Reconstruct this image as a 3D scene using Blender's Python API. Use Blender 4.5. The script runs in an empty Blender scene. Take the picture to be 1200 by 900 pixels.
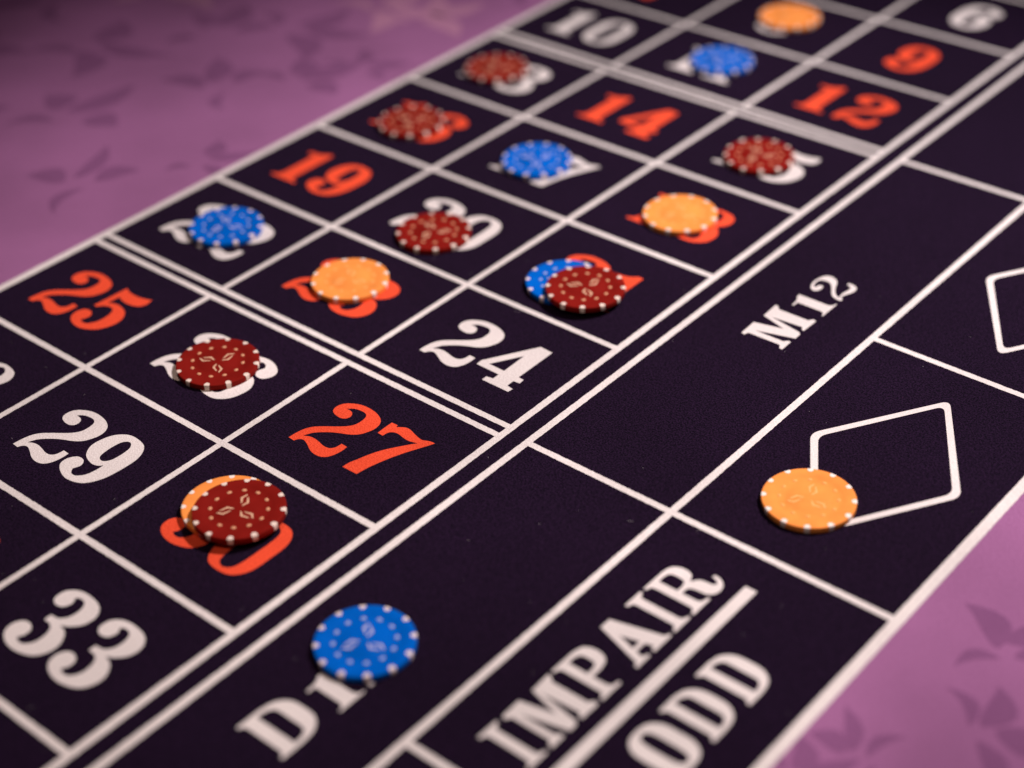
import bpy, math, random
from mathutils import Vector, Matrix

scene = bpy.context.scene
col = scene.collection
random.seed(7)

# ------------------------------------------------------------------ camera
cam_d = bpy.data.cameras.new("camera")
cam = bpy.data.objects.new("camera", cam_d)
col.objects.link(cam)
CAM = Vector((0.68017, -0.44911, 0.45110))
FWD = Vector((-0.54027, 0.61019, -0.57946)).normalized()
RIGHT = Vector((0.76428, 0.64397, -0.03447))
RIGHT = (RIGHT - FWD * RIGHT.dot(FWD)).normalized()
UP = RIGHT.cross(FWD)
m = Matrix((RIGHT, UP, -FWD)).transposed().to_4x4()
m.translation = CAM
cam.matrix_world = m
cam_d.sensor_fit = 'HORIZONTAL'
cam_d.sensor_width = 36.0
cam_d.lens = 36.0 * 1996.9 / 1200.0
cam_d.clip_start = 0.02
cam_d.clip_end = 50
cam_d.dof.use_dof = True
FOCUS = Vector((0.268, -0.010, 0.0))
cam_d.dof.focus_distance = (FOCUS - CAM).dot(FWD)
cam_d.dof.aperture_fstop = 3.4
cam_d.dof.aperture_blades = 0
scene.camera = cam

# ------------------------------------------------------------------ world: dim purple room
world = bpy.data.worlds.new("World")
scene.world = world
world.use_nodes = True
bg = world.node_tree.nodes["Background"]
bg.inputs[0].default_value = (0.75, 0.5, 0.72, 1)
bg.inputs[1].default_value = 0.026

# ------------------------------------------------------------------ lamps over the table
def spot(name, loc, target, energy, color, size_deg, blend, radius):
    d = bpy.data.lights.new(name, 'SPOT')
    d.energy = energy; d.color = color
    d.spot_size = math.radians(size_deg); d.spot_blend = blend
    d.shadow_soft_size = radius
    o = bpy.data.objects.new(name, d); col.objects.link(o)
    o.location = loc
    o.rotation_euler = (Vector(target) - Vector(loc)).to_track_quat('-Z', 'Y').to_euler()
    return o
spot("table_lamp_key", (0.66, 0.72, 1.15), (0.290, 0.165, 0), 110, (1.0, 0.885, 0.90), 46.5, 1.0, 0.052)
spot("table_lamp_warm", (0.62, -0.42, 1.15), (0.26, -0.15, 0), 14, (1.0, 0.76, 0.60), 52, 1.0, 0.10)

scene.view_settings.view_transform = 'Standard'
scene.view_settings.look = 'None'
scene.view_settings.exposure = 0.0
scene.view_settings.gamma = 1.0
scene.render.resolution_x = 1024
scene.render.resolution_y = 768

# ------------------------------------------------------------------ materials
def new_mat(name):
    mt = bpy.data.materials.new(name); mt.use_nodes = True
    nt = mt.node_tree
    return mt, nt, nt.nodes["Principled BSDF"]

def felt(name, c0, c1, sheen=0.0, sheen_tint=(1, 1, 1), bump=0.35, big=None):
    mt, nt, b = new_mat(name)
    N = nt.nodes; L = nt.links
    tc = N.new("ShaderNodeTexCoord")
    n1 = N.new("ShaderNodeTexNoise"); n1.inputs["Scale"].default_value = 1300; n1.inputs["Detail"].default_value = 3
    n2 = N.new("ShaderNodeTexNoise"); n2.inputs["Scale"].default_value = 9; n2.inputs["Detail"].default_value = 4
    L.new(tc.outputs["Object"], n1.inputs["Vector"]); L.new(tc.outputs["Object"], n2.inputs["Vector"])
    mx = N.new("ShaderNodeMix"); mx.data_type = 'RGBA'
    mx.inputs[6].default_value = (*c0, 1); mx.inputs[7].default_value = (*c1, 1)
    rmp = N.new("ShaderNodeMapRange")
    rmp.inputs[1].default_value = 0.38; rmp.inputs[2].default_value = 0.64
    L.new(n1.outputs["Fac"], rmp.inputs[0]); L.new(rmp.outputs[0], mx.inputs[0])
    hsv = N.new("ShaderNodeHueSaturation")
    r2 = N.new("ShaderNodeMapRange")
    r2.inputs[1].default_value = 0.3; r2.inputs[2].default_value = 0.7
    r2.inputs[3].default_value = 0.80; r2.inputs[4].default_value = 1.16
    L.new(n2.outputs["Fac"], r2.inputs[0]); L.new(r2.outputs[0], hsv.inputs["Value"])
    L.new(mx.outputs[2], hsv.inputs["Color"]); L.new(hsv.outputs[0], b.inputs["Base Color"])
    b.inputs["Roughness"].default_value = 0.92
    b.inputs["Specular IOR Level"].default_value = 0.05
    b.inputs["Sheen Weight"].default_value = sheen
    b.inputs["Sheen Roughness"].default_value = 0.45
    b.inputs["Sheen Tint"].default_value = (*sheen_tint, 1)
    # short pile with a faint weave under it
    wv = N.new("ShaderNodeTexVoronoi"); wv.inputs["Scale"].default_value = 1500
    L.new(tc.outputs["Object"], wv.inputs["Vector"])
    ad = N.new("ShaderNodeMath"); ad.operation = 'ADD'
    L.new(n1.outputs["Fac"], ad.inputs[0]); L.new(wv.outputs["Distance"], ad.inputs[1])
    bp = N.new("ShaderNodeBump"); bp.inputs["Strength"].default_value = bump; bp.inputs["Distance"].default_value = 0.0004
    L.new(ad.outputs[0], bp.inputs["Height"]); L.new(bp.outputs[0], b.inputs["Normal"])
    return mt

M_PURPLE = felt("purple_cloth", (0.275, 0.104, 0.232), (0.365, 0.148, 0.315), sheen=0.1, sheen_tint=(0.9, 0.6, 0.9))
M_LEAF = felt("purple_leaf_print", (0.195, 0.071, 0.170), (0.265, 0.104, 0.235), sheen=0.05, sheen_tint=(0.9, 0.6, 0.9))
M_PALE = felt("pale_leaf_print", (0.40, 0.175, 0.29), (0.49, 0.23, 0.36), sheen=0.1, sheen_tint=(0.9, 0.7, 0.8))
M_FIELD = felt("dark_field", (0.0010, 0.0005, 0.0026), (0.0175, 0.0068, 0.0240), sheen=0.085, sheen_tint=(0.72, 0.40, 0.95), bump=0.7)
M_WHITE = felt("white_print", (0.68, 0.62, 0.595), (0.82, 0.765, 0.735), sheen=0.0)
M_RED = felt("red_print", (0.72, 0.066, 0.026), (0.92, 0.100, 0.042), sheen=0.0)

def plastic(name, c, rough=0.55, spec=0.05, metal=0.0):
    mt, nt, b = new_mat(name)
    N = nt.nodes; L = nt.links
    tc = N.new("ShaderNodeTexCoord")
    oi = N.new("ShaderNodeObjectInfo")
    n = N.new("ShaderNodeTexNoise"); n.inputs["Scale"].default_value = 160; n.inputs["Detail"].default_value = 5
    L.new(tc.outputs["Object"], n.inputs["Vector"])
    r = N.new("ShaderNodeMapRange"); r.inputs[1].default_value = .3; r.inputs[2].default_value = .7
    r.inputs[3].default_value = 0.90; r.inputs[4].default_value = 1.06
    L.new(n.outputs["Fac"], r.inputs[0])
    h = N.new("ShaderNodeHueSaturation"); h.inputs["Color"].default_value = (*c, 1)
    L.new(r.outputs[0], h.inputs["Value"]); L.new(h.outputs[0], b.inputs["Base Color"])
    r3 = N.new("ShaderNodeMapRange"); r3.inputs[1].default_value = .35; r3.inputs[2].default_value = .65
    r3.inputs[3].default_value = rough - 0.06; r3.inputs[4].default_value = rough + 0.1
    L.new(n.outputs["Fac"], r3.inputs[0]); L.new(r3.outputs[0], b.inputs["Roughness"])
    b.inputs["Specular IOR Level"].default_value = spec
    b.inputs["IOR"].default_value = 1.3
    b.inputs["Metallic"].default_value = metal
    n2 = N.new("ShaderNodeTexNoise"); n2.inputs["Scale"].default_value = 900
    L.new(tc.outputs["Object"], n2.inputs["Vector"])
    bp = N.new("ShaderNodeBump"); bp.inputs["Strength"].default_value = 0.12; bp.inputs["Distance"].default_value = 0.0002
    L.new(n2.outputs["Fac"], bp.inputs["Height"]); L.new(bp.outputs[0], b.inputs["Normal"])
    return mt

CHIP = {
    'blue':   dict(body=plastic("blue_chip_plastic", (0.0, 0.110, 0.52)), spot=plastic("pink_white_spot", (0.78, 0.66, 0.66)),
                   dot=plastic("blue_chip_dot", (0.36, 0.42, 0.66)), mark=plastic("blue_chip_mark", (0.50, 0.50, 0.70))),
    'red':    dict(body=plastic("dark_red_chip_plastic", (0.21, 0.010, 0.007)), spot=plastic("cream_spot", (0.82, 0.68, 0.58)),
                   dot=plastic("red_chip_dot", (0.68, 0.34, 0.19)), mark=plastic("red_chip_mark", (0.76, 0.47, 0.30))),
    'orange': dict(body=plastic("orange_chip_plastic", (0.92, 0.305, 0.066)), spot=plastic("white_spot", (0.88, 0.78, 0.70)),
                   dot=plastic("orange_chip_dot", (0.95, 0.39, 0.12)), mark=plastic("orange_chip_mark", (0.95, 0.46, 0.16))),
}
M_LINT = plastic("lint_fibre", (0.5, 0.45, 0.48), rough=0.8, spec=0.1)

# ------------------------------------------------------------------ mesh helpers
def mesh_obj(name, verts, faces, mat, parent=None, smooth=False):
    me = bpy.data.meshes.new(name)
    me.from_pydata(verts, [], faces)
    me.update()
    if smooth:
        for p in me.polygons: p.use_smooth = True
    me.materials.append(mat)
    o = bpy.data.objects.new(name, me); col.objects.link(o)
    if parent: o.parent = parent
    return o

def smooth_outline(pts, step=0.45):
    """closed outline; (x, y) = smooth point, (x, y, 1) = corner. Returns sampled polygon."""
    n = len(pts); out = []
    P = [Vector((p[0], p[1])) for p in pts]
    C = [len(p) > 2 for p in pts]
    for i in range(n):
        a, b = P[i], P[(i + 1) % n]
        pa = P[(i - 1) % n]; nb = P[(i + 2) % n]
        if C[i] and C[(i + 1) % n]:
            out.append(a.copy()); continue
        ta = (b - a) if C[i] else (b - pa) * 0.5
        tb = (b - a) if C[(i + 1) % n] else (nb - a) * 0.5
        d = (b - a).length
        if ta.length > 1.3 * d: ta *= 1.3 * d / ta.length
        if tb.length > 1.3 * d: tb *= 1.3 * d / tb.length
        k = max(2, int(d / step))
        for j in range(k):
            t = j / k; t2 = t * t; t3 = t2 * t
            out.append(a * (2*t3 - 3*t2 + 1) + ta * (t3 - 2*t2 + t) + b * (-2*t3 + 3*t2) + tb * (t3 - t2))
    return out

def filled(name, loops, mat, parent, z):
    """loops of (x, y) in metres -> one flat filled mesh (even-odd holes), lying at height z"""
    cu = bpy.data.curves.new(name, 'CURVE'); cu.dimensions = '2D'; cu.fill_mode = 'BOTH'
    for lp in loops:
        s = cu.splines.new('POLY'); s.points.add(len(lp) - 1)
        for i, p in enumerate(lp): s.points[i].co = (p[0], p[1], 0, 1)
        s.use_cyclic_u = True
    tmp = bpy.data.objects.new("tmp", cu); col.objects.link(tmp)
    dg = bpy.context.evaluated_depsgraph_get()
    me = bpy.data.meshes.new_from_object(tmp.evaluated_get(dg))
    bpy.data.objects.remove(tmp); bpy.data.curves.remove(cu)
    me.name = name; me.materials.clear(); me.materials.append(mat)
    for v in me.vertices: v.co.z = 0
    # the fill may come out face down: turn it up
    if me.polygons and sum(p.normal.z * p.area for p in me.polygons) < 0:
        me.flip_normals()
    o = bpy.data.objects.new(name, me); col.objects.link(o)
    o.location.z = z; o.parent = parent
    return o

# ------------------------------------------------------------------ the printed layout, metres: x across the number columns, y along the table
U0, U1, U2, U3, U4, UW, UB = 0.0, 0.0913, 0.1871, 0.2810, 0.2933, 0.3703, 0.4752
ROWS = [(-0.3209, -0.2426), (-0.2426, -0.1643), (-0.1643, -0.0860), (-0.0860, -0.0076),
        (0.0, 0.0775), (0.0775, 0.1567), (0.1567, 0.2358), (0.2358, 0.3144),
        (0.3220, 0.3987), (0.3987, 0.4770), (0.4770, 0.5550), (0.5550, 0.6330)]
FIRST = [34, 31, 28, 25, 22, 19, 16, 13, 10, 7, 4, 1]
RED = {1, 3, 5, 7, 9, 12, 14, 16, 18, 19, 21, 23, 25, 27, 30, 32, 34, 36}
VD, VI, VR, VQ = -0.0040, -0.1641, 0.1567, 0.3182
VMIN, VMAX = -0.3209, 0.6330

def slab(name, x0, x1, y0, y1, z0, z1, mat):
    v = [(x, y, z) for z in (z0, z1) for (x, y) in ((x0, y0), (x1, y0), (x1, y1), (x0, y1))]
    f = [(3, 2, 1, 0), (4, 5, 6, 7), (0, 1, 5, 4), (1, 2, 6, 5), (2, 3, 7, 6), (3, 0, 4, 7)]
    return mesh_obj(name, v, f, mat)
cloth = slab("table_cloth", -0.75, 0.80, -0.62, 1.05, -0.03, 0.0, M_PURPLE)
cloth["kind"] = "structure"
cloth["label"] = "purple floral gaming cloth printed with a dark roulette betting layout"

LW = 0.0032
Z_FIELD, Z_MARK, Z_LU, Z_LV = 0.00010, 0.00020, 0.00022, 0.00026
mesh_obj("printed_field", [(U0, VMIN, Z_FIELD), (UB, VMIN, Z_FIELD), (UB, VMAX, Z_FIELD), (U0, VMAX, Z_FIELD)], [(0, 1, 2, 3)], M_FIELD, cloth)

def line(axis, c, a, b, w=LW, z=None):
    """a printed line with the slightly ragged edge that ink has on felt"""
    n = max(2, int((b - a) / 0.0012)); vs = []; fs = []
    for i in range(n + 1):
        t = a + (b - a) * i / n
        l = c - w / 2 + random.uniform(-1, 1) * 0.00010; r = c + w / 2 + random.uniform(-1, 1) * 0.00010
        zz = z if z else (Z_LU if axis == 'u' else Z_LV)
        if axis == 'u': vs += [(l, t, zz), (r, t, zz)]
        else: vs += [(t, r, zz), (t, l, zz)]
        if i: k = 2 * i; fs.append((k - 2, k - 1, k + 1, k))
    return mesh_obj("printed_line", vs, fs, M_WHITE, cloth)
h = LW / 2
line('u', U0, VMIN - h, VMAX + h, 0.0046); line('u', UB, VMIN - h, VMAX + h, 0.0048)
for u in (U3, U4): line('u', u, VMIN, VMAX, 0.0036)
line('u', UW, VMIN, VMAX, 0.0035)
for u in (U1, U2):
    line('u', u, VMIN, ROWS[3][1]); line('u', u, 0.0, ROWS[7][1]); line('u', u, ROWS[8][0], VMAX)
vs = sorted({r[0] for r in ROWS} | {r[1] for r in ROWS})
for v in vs: line('v', v, U0, U3)
for v in (VD, VQ): line('v', v, U4, UB)
for v in (VI, VR, 0.477): line('v', v, UW, UB)
for v in (VMIN, VMAX): line('v', v, U4, UB)

# ------------------------------------------------------------------ lettering: outlines in millimetres, fat slab-serif face
G2= [[(0.03,0.47,1),(0.32,4.75),(1.26,9.1),(3.41,12.73),(7.26,16.02),(11.38,19.05),(14.76,21.91),(16.94,25.1),(17.36,28.75),(16.89,31.74),(15.83,33.29),(13.88,34.15),(10.84,34.07),(8.03,33.28),(5.64,31.38,1),(8.27,31.21),(10.11,30.25),(11.17,28.03),(10.46,25.81),(8.05,24.64),(4.56,24.99),(2.07,26.13),(0.84,28.25),(0.84,30.98),(2.01,33.45),(4.17,35.38),(8.16,37.27),(12.06,37.86),(16.13,37.57),(19.53,36.79),(23.22,34.91),(25.22,32.45),(26.05,29.76),(25.93,26.71),(24.77,23.39),(23.67,21.36),(21.67,19.37),(18.91,17.71),(15.85,16.34),(12.39,14.47),(8.83,11.81),(6.36,9.39),(5.1,7.11),(4.35,5.22,1),(7.06,6.52),(9.85,6.84),(13.02,6.35),(16.54,5.5),(19.13,5.56),(20.58,6.3),(21.67,7.84),(22.01,9.7),(22.1,11.38,1),(25.66,11.23,1),(25.77,8.11),(25.41,4.97),(24.52,2.37),(23.08,0.32),(20.82,-0.91),(17.51,-1.11),(14.14,-0.19),(10.7,1.65),(7.47,3.06),(5.6,2.92),(4.29,1.79),(3.64,0.25,1)]]
G7= [[(0.13,26.81,1),(-0.02,29.78),(-0.08,33.04),(-0.07,36.16,1),(3.39,36.36,1),(3.81,34.9,1),(5.32,36.05),(7.61,37.29),(10.19,37.29),(13.82,36.14),(17.25,35.19),(19.54,35.01),(21.63,35.96),(23.63,36.53),(25.5,36.56,1),(23.65,32.37),(21.5,27.84),(19.29,22.96),(17.58,18.48),(16.05,13.84),(14.55,8.31),(13.7,3.92),(13.21,0.15,1),(4.86,0.03,1),(5.17,3.9),(6.43,7.88),(7.41,11.29),(8.78,15.19),(10.44,18.83),(12.74,22.7),(15.25,26.37),(17.42,29.51),(19.5,32.07,1),(16.69,31.2),(14.08,30.81),(11.18,31.18),(8.51,31.74),(6.04,31.61),(4.18,30.38),(3.54,28.77),(3.37,26.68,1)]]
G4= [[(0.31,8.07,1),(0.12,11.57,1),(15.2,36.85,1),(22.65,36.42,1),(22.83,11.57,1),(25.99,11.35,1),(26.29,8.19,1),(22.81,7.79,1),(22.85,3.46,1),(26.58,2.81,1),(26.27,-0.08,1),(10.54,0.06,1),(10.51,3.09,1),(14.09,3.69,1),(14.07,7.74,1)],[(4.92,11.58,1),(13.86,26.42,1),(14.19,11.4,1)]]
GM= [[(0.77,23.6,1),(12.26,24.0,1),(15.6,9.47,1),(19.35,23.35,1),(31.24,23.97,1),(31.12,21.82,1),(28.94,20.11,1),(29.04,4.07,1),(31.3,2.58,1),(30.57,0.11,1),(19.48,0.38,1),(19.73,2.26,1),(21.76,3.26,1),(20.9,19.34,1),(17.92,1.7,1),(16.34,0.12,1),(11.67,0.03,1),(6.48,19.0,1),(6.89,3.87,1),(8.73,2.18,1),(8.65,0.12,1),(0.02,0.03,1),(0.45,2.31,1),(2.78,3.53,1),(2.56,20.21,1),(-0.1,21.37,1)]]
G0 = [[(12.25,36.9),(19.6,35.2),(24,28.5),(24.6,18.2),(24,8),(19.6,1.3),(12.25,-.4),(4.9,1.3),(.5,8),(-.1,18.2),(.5,28.5),(4.9,35.2)],
      [(12.25,33.2),(15.5,31.2),(16.6,26),(16.7,18.2),(16.6,10.5),(15.5,5.2),(12.25,3.2),(9.0,5.2),(7.9,10.5),(7.8,18.2),(7.9,26),(9.0,31.2)]]
G1 = [[(0,0,1),(19.5,0,1),(19.5,2.4,1),(16.2,3.4),(14.8,6.6,1),(14.8,36.5,1),(11.2,36.5,1),(8.6,34.4),(5,33),(-.6,32.6,1),(-.6,29.6,1),(4.4,29.2,1),(4.4,6.6,1),(3.2,3.4),(0,2.4,1)]]
G9 = [[(12,36.9),(19.3,35),(23.6,28.5),(24.2,19),(22.8,9),(18.3,2),(11,-.4),(4.5,.9),(-.4,4.4),(-1.0,8.8),(1.6,12.4),(5.6,12.4),(7.8,9.4),(6.6,5.6,1),(8.6,3.4),(11.6,3.3),(14.6,6.5),(15.6,11),(15.7,15.4,1),(13.5,13.5),(9.5,13.1),(3.8,15.3),(.2,20.4),(0,26),(2,32),(6.5,36)],
      [(12,33.2),(14.8,31),(15.8,26.5),(15.5,20.6),(13.8,17.6),(11.6,17),(9.3,18.6),(8.4,23),(8.4,28),(9.4,31.6)]]
G6 = [[(24.2 - p[0], 36.5 - p[1]) + p[2:] for p in lp] for lp in G9]
G8 = [[(12.2,36.9),(19.4,35.2),(23,30.6),(22.5,25),(19.2,20.6,1),(23,16.4),(24.6,11),(23,4.6),(18,.6),(12.2,-.4),(6,.6),(1.4,4.5),(0,10),(1.6,15),(5.6,18.8,1),(2.8,22.8),(1.4,28),(3,33),(7,36)],
      [(12.2,33.6),(15.2,31.6),(15.8,27.4),(14.6,23.4),(10.6,25.4),(8.6,28.6),(9.4,32.2)],
      [(10.4,15.6),(8.2,12),(7.6,8),(9,4.4),(12.2,3.0),(15.6,4.2),(16.6,7.4),(14.8,11.6)]]
G3 = [[(.9,29),(1.6,33),(5.5,36.1),(11.5,36.9),(19,35.4),(23,30.8),(22.6,25),(19,20.8),(15.8,19.2,1),(20.5,17.4),(24,12.5),(24,7),(20.5,2),(13,-.4),(6,.4),(1.2,3.6),(0,8.2),(2,11.8),(5.5,12.5),(8.6,10.4),(8.9,7),(7.5,4.6,1),(10,3.5),(13,4.2),(15.4,8),(15,13.5),(12.4,16.8),(8,17.4,1),(8,20.6,1),(12,21.2),(14.6,24.2),(15,29),(13.2,32.8),(9.8,33.6),(7.8,32.6,1),(9.3,29.8),(8,26.4),(4.8,25.4),(2,26.6)]]
G5 = [[(3.6,36.9,1),(8,35.4),(13,35),(18,35.8),(22.4,37.4,1),(23.2,33),(21.2,29.4),(16,27.8),(11,28),(7,29.4,1),(6.4,22.4,1),(9.5,23.9),(14,24.2),(20,22),(24,17),(24.3,10.5),(21,3.6),(13.5,-.4),(6,.4),(1.4,3.8),(.2,8.2),(2,11.8),(5.6,12.4),(8.6,10.2),(8.8,6.8),(7.6,4.8,1),(10,3.5),(13,4.2),(15.6,8.2),(15.9,14),(14.2,19),(11,20.7),(7,19.4),(4.8,16.8,1),(2.6,16.8,1)]]
DIG = {'0': (G0, 24.5), '1': (G1, 19.5), '2': (G2, 26.0), '3': (G3, 24.4), '4': (G4, 26.4), '5': (G5, 24.5), '6': (G6, 24.2), '7': (G7, 25.6), '8': (G8, 24.5), '9': (G9, 24.2)}
LI = [[(0,0,1),(10.6,0,1),(10.6,1.9,1),(8.3,2.6),(7.8,4.2,1),(7.8,20.3,1),(8.3,21.9),(10.6,22.6,1),(10.6,24.5,1),(0,24.5,1),(0,22.6,1),(2.3,21.9),(2.8,20.3,1),(2.8,4.2,1),(2.3,2.6),(0,1.9,1)]]
LP = [[(0,0,1),(11.8,0,1),(11.8,1.9,1),(8.6,2.6),(7.8,4.2,1),(7.8,10.2,1),(13,10.3),(17.4,11.8),(19.4,15.2),(19.4,19.8),(17.4,23.2),(13,24.5,1),(0,24.5,1),(0,22.6,1),(2.3,21.9),(2.8,20.3,1),(2.8,4.2,1),(2.3,2.6),(0,1.9,1)],
      [(7.8,21.5,1),(10.6,21.5),(12.9,20.6),(13.5,18.8),(13.5,15.9),(12.9,14.2),(10.6,13.3),(7.8,13.3,1)]]
LR = [[(0,0,1),(11.8,0,1),(11.8,1.9,1),(8.6,2.6),(7.8,4.2,1),(7.8,10.6,1),(10.4,10.4),(11.6,9),(12,6.3),(12.4,3),(14.2,.6),(17.6,-.4),(21.4,.8),(23.8,4),(24.1,7,1),(22.1,7.5,1),(21.5,5.2),(20.3,3.7),(19.1,4.5),(18.8,7.5),(18,10.2),(15.6,12.2,1),(18.6,13.8),(19.8,16.8),(19.4,20.6),(17,23.5),(13,24.5,1),(0,24.5,1),(0,22.6,1),(2.3,21.9),(2.8,20.3,1),(2.8,4.2,1),(2.3,2.6),(0,1.9,1)],
      [(7.8,21.6,1),(10.8,21.6),(13.1,20.8),(13.7,19),(13.7,16.2),(13.1,14.4),(10.8,13.5),(7.8,13.5,1)]]
LA = [[(0,0,1),(8.8,0,1),(8.8,1.9,1),(6.5,2.5,1),(7.2,5.4,1),(12.2,5.4,1),(12.9,2.5,1),(10.8,1.9,1),(10.8,0,1),(22.4,0,1),(22.4,1.9,1),(20.5,2.5,1),(14.8,24.5,1),(8.8,24.5,1),(2.1,2.5,1),(0,1.9,1)],
      [(7.9,8.1,1),(11.6,8.1,1),(9.9,15.4,1)]]
LD = [[(0,0,1),(9,0),(14.6,1.4),(18.2,5.8),(18.9,12.3),(18.2,18.8),(14.6,23.2),(9,24.6,1),(0,24.6,1),(0,22.7,1),(1.4,22),(1.8,20.4,1),(1.8,4.2,1),(1.4,2.6),(0,1.9,1)],
      [(7.2,21.7,1),(9.6,21.5),(11.8,20.2),(12.5,18),(12.5,12.3),(12.5,6.6),(11.8,4.4),(9.6,3.1),(7.2,2.9,1)]]
LO = [[(p[0] * 19.2 / 24.5, -.3 + p[1] * 25.2 / 36.5) for p in G0[0]], [(9.6 + (p[0] - 12.25) * 0.62, 12.3 + (p[1] - 18.25) * 19 / 29.5) for p in G0[1]]]
LET = {'I': (LI, 10.6), 'P': (LP, 19.5), 'R': (LR, 24.1), 'A': (LA, 22.4), 'D': (LD, 18.9), 'O': (LO, 19.2), 'M': (GM, 31.3)}

def inset(lp, d):
    """move a closed outline inwards by d (mm); holes are given the other way by the caller"""
    n = len(lp)
    area = sum(lp[i].x * lp[(i + 1) % n].y - lp[(i + 1) % n].x * lp[i].y for i in range(n))
    s = 1 if area > 0 else -1
    out = []
    for i in range(n):
        e0 = (lp[i] - lp[i - 1]); e1 = (lp[(i + 1) % n] - lp[i])
        if e0.length < 1e-6 or e1.length < 1e-6: out.append(lp[i].copy()); continue
        n0 = Vector((-e0.y, e0.x)).normalized() * s; n1 = Vector((-e1.y, e1.x)).normalized() * s
        b = n0 + n1
        k = max(0.5, 1 + n0.dot(n1))
        out.append(lp[i] + b * (d / k))
    return out

def glyph_loops(g, sx, sy, ox, oy, turn, thin=0.0):
    """place a glyph (mm) at ox, oy (m); turn = words that run along the table (+y) with tops towards -x"""
    out = []
    for j, lp in enumerate(g):
        q = []
        for p in inset(smooth_outline([(a[0] * sx, a[1] * sy) + tuple(a[2:]) for a in lp]), thin if j == 0 else -thin):
            x, y = p.x / 1000, p.y / 1000
            q.append((ox - y, oy + x) if turn else (ox + x, oy + y))
        out.append(q)
    return out

COLS = [(U0, U1), (U1, U2), (U2, U3)]
for (v0, v1), first in zip(ROWS[1:11], FIRST[1:11]):
    for k in range(3):
        n = first + k; s = str(n)
        gap = 3.0 if s[0] != '1' or len(s) == 1 else 6.0
        w = sum(DIG[c][1] for c in s) + gap * (len(s) - 1)
        x = (COLS[k][0] + COLS[k][1]) / 2 * 1000 - w / 2 + 0.6
        y = (v0 + v1) / 2 - 0.0187
        loops = []
        for c in s:
            loops += glyph_loops(DIG[c][0], 1, 1, x / 1000, y, False, {'1': .45, '8': .5, '0': .45}.get(c, 0.0)); x += DIG[c][1] + gap
        red = n in RED
        o = filled("printed_number", loops, M_RED if red else M_WHITE, cloth, Z_MARK)
        o["label"] = ("orange-red" if red else "white") + " number %d printed in the dark field" % n

def word(label, items, base):
    """items: (letter, start along the table, width scale, height scale)"""
    loops = []
    for ch, v, sx, sy in items:
        g = (DIG if ch.isdigit() else LET)[ch][0]
        loops += glyph_loops(g, sx, sy, base, v, True, 0.36)
    o = filled("printed_word", loops, M_WHITE, cloth, Z_MARK); o["label"] = label
word("white word IMPAIR printed above the bar", [('I', -.1470, 1, 1), ('M', -.1345, .885, 1.02), ('P', -.1054, 1, 1), ('A', -.0846, 1, 1), ('I', -.0606, 1, 1), ('R', -.0486, 1, 1)], 0.4132)
word("white word ODD printed below the bar", [('O', -.1195, 1, 1), ('D', -.0971, 1, 1), ('D', -.0747, 1, 1)], 0.4561)
word("white M12 printed beside the number columns", [('M', .1228, 1, 1), ('1', .1585, .70, .545), ('2', .1750, .66, .545)], 0.3424)
word("white D12 printed partly under the blue chip", [('D', -.1972, 1.21, 1), ('1', -.1685, .70, .545), ('2', -.1525, .66, .545)], 0.3423)
bar = filled("printed_bar", [[(0.4194, -0.1475), (0.4247, -0.1475), (0.4247, -0.0228), (0.4194, -0.0228)]], M_WHITE, cloth, Z_MARK)
bar["label"] = "white bar between the words IMPAIR and ODD"

def diamond(cu_, cv, hu, hv, w):
    def ring(k):
        a, b = hu - k * 1.15, hv - k * 1.55
        r = 0.07
        pts = []
        cs = [(-a, 0), (0, b), (a, 0), (0, -b)]
        for i in range(4):
            p, c, n = cs[i - 1], cs[i], cs[(i + 1) % 4]
            A = (c[0] + (p[0] - c[0]) * r, c[1] + (p[1] - c[1]) * r); B = (c[0] + (n[0] - c[0]) * r, c[1] + (n[1] - c[1]) * r)
            for j in range(7):
                t = j / 6
                pts.append(tuple(cu_ * 1 * (q == 0) + cv * (q == 1) + (1-t)**2 * A[q] + 2*t*(1-t) * c[q] + t*t * B[q] for q in (0, 1)))
        return pts
    o = filled("printed_diamond", [ring(0), ring(w)], M_WHITE, cloth, Z_MARK)
    return o
diamond(0.4228, 0.0765, 0.0362, 0.0575, 0.0034)["label"] = "white outlined diamond partly under the orange chip"
diamond(0.4228, 0.2370, 0.0362, 0.0575, 0.0034)["label"] = "white outlined diamond in the farther outside box"

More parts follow.
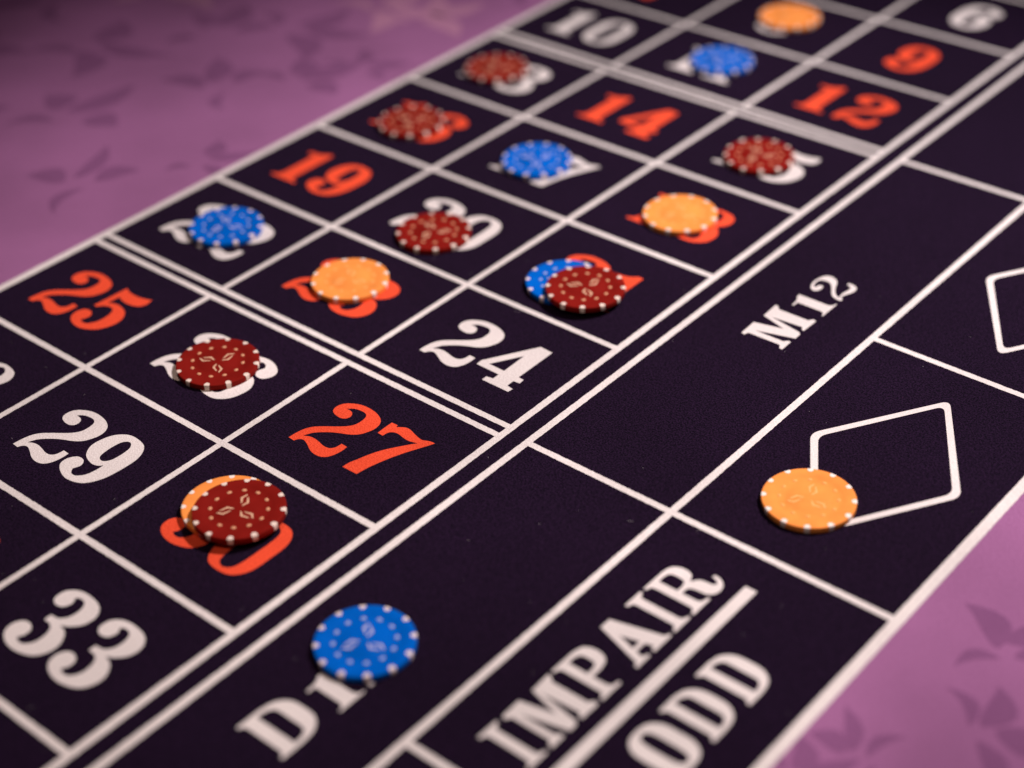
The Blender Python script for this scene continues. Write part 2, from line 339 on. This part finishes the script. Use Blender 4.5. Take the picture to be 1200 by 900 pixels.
# ------------------------------------------------------------------ floral print on the purple border
def leaf(cx, cy, ang, ln, wd, bend=0.25):
    pts = []
    n = 14
    L_, R_ = [], []
    for i in range(n + 1):
        t = i / n
        x = (t - 0.5) * ln; yb = bend * ln * (t - 0.5) ** 2 * 2
        w = wd * 0.5 * math.sin(math.pi * t ** 0.8) ** 0.9
        L_.append((x, yb + w)); R_.append((x, yb - w))
    c, s = math.cos(ang), math.sin(ang)
    pts = L_ + R_[::-1][1:-1]
    return [(cx + c * x - s * y, cy + s * x + c * y) for x, y in pts]
motifs = [  # centre, size, turn, pale?
    (-0.107, 0.245, 0.050, 0.4, 0), (-0.051, 0.196, 0.038, 1.2, 0), (-0.034, 0.231, 0.030, 0.75, 0), (-0.090, 0.158, 0.042, 2.3, 0),
    (-0.150, 0.215, 0.046, 1.9, 0), (-0.083, 0.306, 0.042, 0.2, 1), (-0.052, 0.312, 0.040, 1.1, 1), (-0.020, 0.088, 0.030, 0.9, 0),
    (-0.195, 0.150, 0.050, 0.3, 0), (-0.130, 0.080, 0.045, 1.5, 0), (-0.060, 0.030, 0.040, 2.0, 0),
    (-0.230, 0.240, 0.050, 1.0, 1), (-0.040, 0.390, 0.045, 2.2, 0), (-0.110, 0.370, 0.050, 0.5, 0), (-0.180, 0.030, 0.045, 2.5, 0),
    (-0.260, 0.090, 0.050, 1.9, 0), (-0.060, -0.060, 0.040, 0.2, 0), (-0.290, 0.180, 0.050, 2.7, 0), (-0.045, 0.480, 0.05, 1.0, 0),
    (0.488, -0.090, 0.024, 0.9, 0), (0.497, -0.070, 0.026, 2.2, 0), (0.520, -0.110, 0.034, 1.5, 0), (0.530, -0.035, 0.036, 0.4, 0),
    (0.505, -0.150, 0.032, 2.4, 0), (0.515, 0.010, 0.034, 1.2, 0), (0.550, 0.060, 0.040, 2.0, 0), (0.505, 0.100, 0.034, 0.3, 0)]
for cx, cy, sz, a, pale in motifs:
    if cx < 0: sz *= 1.25
    j = [random.uniform(.7, 1.3) for _ in range(8)]
    loops = [leaf(cx + math.cos(a + da) * sz * .42 * k, cy + math.sin(a + da) * sz * .42 * k, a + da, sz * ln, sz * wd, bd)
             for da, k, ln, wd, bd in ((0, 1.0, .75 * j[0], .30 * j[1], .2), (1.25 * j[2], .95, .62 * j[3], .30 * j[0], .4), (-1.2 * j[4], .95, .60 * j[5], .27 * j[6], -.4), (2.9 * j[7], 1.1, .5 * j[2], .16, .5))]
    for i, lp in enumerate(loops):
        o = filled("printed_petal", [lp], M_PALE if pale else M_LEAF, cloth, 0.00004 + 0.000012 * i)

# ------------------------------------------------------------------ chips
R, TH, BV = 0.0195, 0.0029, 0.00030
PROFILE = [(R - BV, 0), (R - BV * .3, BV * .3), (R, BV), (R, TH - BV), (R - BV * .3, TH - BV * .3), (R - BV, TH)]
def lathe(profile, seg=72):
    vs = []; fs = []
    for i in range(seg):
        a = 2 * math.pi * i / seg
        for r, z in profile: vs.append((r * math.cos(a), r * math.sin(a), z))
    k = len(profile)
    for i in range(seg):
        j = (i + 1) % seg
        for p in range(k - 1): fs.append((i * k + p, j * k + p, j * k + p + 1, i * k + p + 1))
    fs.append(tuple(i * k + k - 1 for i in range(seg)))
    fs.append(tuple(i * k for i in reversed(range(seg))))
    return vs, fs
def body_mesh(mat):
    prof = [(R - BV, 0), (R - BV * .3, BV * .3), (R, BV), (R, TH - BV), (R - BV * .3, TH - BV * .3), (R - BV, TH), (R - 0.0009, TH + .00002), (R * .74, TH + .00002), (R * .73, TH - .00008), (R * .46, TH - .00008), (R * .45, TH + .00002)]
    vs, fs = lathe(prof)
    me = bpy.data.meshes.new("chip_body"); me.from_pydata(vs, [], fs); me.update()
    for p in me.polygons: p.use_smooth = True
    try: me.set_sharp_from_angle(angle=math.radians(50))
    except Exception: pass
    me.materials.append(mat); return me
def spot_mesh(mat):
    """moulded edge spot: a round-ended patch on the face that runs over the rim and down the edge"""
    path = [(R - 0.0022 + 0.0013 * i / 7, TH) for i in range(8)] + [(R - BV, TH), (R - BV * .3, TH - BV * .3), (R, TH - BV), (R, TH * .5), (R, BV), (R - BV * .3, BV * .3)]
    off = 0.00007; W = 0.00128; vs = []; fs = []
    for i, (r, z) in enumerate(path):
        d = r - (R - 0.0022)
        w = W * math.sqrt(max(0.0, 1 - max(0, (W - d) / W) ** 2)) if i < 8 else W
        w = max(w, 0.0002)
        if i >= 10: w = W * (0.92 if i == 10 else 0.86)
        nr, nz = (0, 1) if i < 9 else ((.7, .7) if i == 9 else ((1, 0) if i < 13 else (.7, -.7)))
        for j in range(7):
            a = (j / 6 * 2 - 1) * w / R
            vs.append(((r + nr * off) * math.cos(a), (r + nr * off) * math.sin(a), z + nz * off))
    for i in range(len(path) - 1):
        for j in range(6):
            k = i * 7 + j; fs.append((k, k + 7, k + 8, k + 1))
    me = bpy.data.meshes.new("edge_spot"); me.from_pydata(vs, [], fs); me.update()
    for p in me.polygons: p.use_smooth = True
    me.materials.append(mat); return me
def dot_mesh(mat):
    vs = [(0.620 * R, 0, TH + .00010)]; fs = []
    n = 12
    for rr, z in ((.85, TH + .00009), (1, TH - .00009)):
        for i in range(n):
            a = 2 * math.pi * i / n
            vs.append((0.620 * R + 0.00085 * rr * math.cos(a), 0.00110 * rr * math.sin(a), z))
    for i in range(n):
        j = (i + 1) % n
        fs.append((0, 1 + i, 1 + j)); fs.append((1 + i, 1 + n + i, 1 + n + j, 1 + j))
    me = bpy.data.meshes.new("face_dot"); me.from_pydata(vs, [], fs); me.update()
    for p in me.polygons: p.use_smooth = True
    me.materials.append(mat); return me
def mark_mesh(mat):
    """a rhombus drawn with two bracket strokes, open at its tips"""
    c = 0.29 * R; a, b = 0.185 * R, 0.122 * R; w = 0.052 * R
    vs = []; fs = []; z = TH + .00007
    for s in (1, -1):
        k_ = s * .035 * R
        outer = [(k_ - a * .90, s * .028 * R), (k_ * 1.6, s * b), (k_ + a * .90, s * .028 * R)]
        inner = [(k_ - a * .62, s * .020 * R), (k_ * 1.6, s * (b - w)), (k_ + a * .62, s * .020 * R)]
        k = len(vs)
        for q in outer + inner: vs.append((c + q[0], q[1], z))
        for q in outer + inner: vs.append((c + q[0], q[1], TH - .00012))
        for i in range(2):
            f = (k + i, k + 3 + i, k + 4 + i, k + i + 1); fs.append(f if s > 0 else f[::-1])
        ring = [0, 1, 2, 5, 4, 3]
        for i in range(6):
            p, q = ring[i], ring[(i + 1) % 6]; fs.append((k + p, k + q, k + 6 + q, k + 6 + p))
    me = bpy.data.meshes.new("diamond_mark"); me.from_pydata(vs, [], fs); me.update()
    me.materials.append(mat); return me
MESH = {c: dict(body=body_mesh(d['body']), edge_spot=spot_mesh(d['spot']), face_dot=dot_mesh(d['dot']), diamond_mark=mark_mesh(d['mark'])) for c, d in CHIP.items()}

def chip(color, u, v, turn, label, z=0.0003):
    root = bpy.data.objects.new("poker_chip", None); col.objects.link(root)
    root.empty_display_size = 0.01
    root.location = (u, v, z); root.rotation_euler = (0, 0, turn)
    root["label"] = label; root["category"] = "poker chip"; root["group"] = color.replace('red', 'dark red') + " chips on the roulette layout"
    def add(name, a):
        o = bpy.data.objects.new(name, MESH[color][name]); col.objects.link(o); o.parent = root; o.rotation_euler = (0, 0, a)
    add('body', 0)
    for i in range(12): add('edge_spot', 2 * math.pi * i / 12)
    for i in range(12): add('face_dot', 2 * math.pi * i / 12)
    for i in range(3): add('diamond_mark', 2 * math.pi * i / 3 + math.pi / 12)
D = math.radians
def img_angle(dx, dy):
    """turn on the table that points a mark along image direction (dx, dy down) as seen at the table's middle"""
    g = RIGHT * dx + Vector((FWD.x, FWD.y, 0)).normalized() * (-dy / 0.58)
    return math.atan2(g.y, g.x) - math.pi / 12
chip('orange', .1416, .4432, 0.3, "blurred orange chip covering the number 8, at the far edge of the picture")
chip('blue', .1436, .3638, 0.5, "blurred blue chip covering the top of the number 11")
chip('red', .0383, .2741, 0.2, "dark red chip covering the 1 of the white number 13")
chip('red', .0454, .1893, 0.7, "dark red chip lying on the red number 16 nearest the purple border")
chip('red', .2305, .2733, 0.1, "dark red chip on the white number 15, beside the outer double line")
chip('blue', .1343, .1961, 0.9, "blue chip covering the 1 of the white number 17")
chip('orange', .2329, .1947, img_angle(.3, -1), "orange chip covering most of the red number 18")
chip('blue', .0490, .0415, img_angle(-.2, -1), "blue chip lying on the white number 22")
chip('red', .1412, .1031, img_angle(1, .1), "dark red chip covering the middle of the white number 20")
chip('orange', .1393, .0430, img_angle(.1, -1), "orange chip lying on the red number 23, above the double line")
Z2 = 0.0003 + TH + 0.0002
chip('blue', 0.2263, 0.1063, img_angle(.2, 1), "blue chip half hidden under a dark red chip on number 21")
chip('red', 0.2410, 0.1040, img_angle(.22, 1), "dark red chip lying on top of a blue chip on number 21", Z2)
chip('red', 0.1413, -0.0471, img_angle(.2, 1), "dark red chip covering the white number 26, beside red 27")
chip('orange', 0.2240, -0.1154, img_angle(.5, 1), "orange chip mostly hidden under a dark red chip on number 30")
chip('red', 0.2329, -0.1168, img_angle(-1, .12), "dark red chip lying on top of an orange chip on number 30", Z2)
chip('orange', .4116, .0351, img_angle(-1, 0.05), "orange chip on the white diamond outline in the outside box")
chip('blue', .3256, -.1382, img_angle(.3, -1), "large nearest blue chip covering the end of D12")

# ------------------------------------------------------------------ lint on the felt
vs = []; fs = []
for i in range(130):
    x = random.uniform(0.0, 0.47); y = random.uniform(-0.25, 0.4)
    a = random.uniform(0, math.pi); ln = random.uniform(.0002, .0006); w = random.uniform(.00002, .00005)
    if random.random() < .04: ln *= 3
    z = 0.00034; k = len(vs)
    c, s = math.cos(a), math.sin(a)
    for t in (-1, 0, 1):
        b = (1 - t * t) * ln * random.uniform(-.3, .3)
        for q in (-1, 1): vs.append((x + c * t * ln - s * (b + q * w), y + s * t * ln + c * (b + q * w), z + (1 - t * t) * .00012))
    fs += [(k, k + 2, k + 3, k + 1), (k + 2, k + 4, k + 5, k + 3)]
o = mesh_obj("lint", vs, fs, M_LINT)
o["kind"] = "stuff"; o["label"] = "tiny pale lint specks on the dark felt"; o["category"] = "lint"
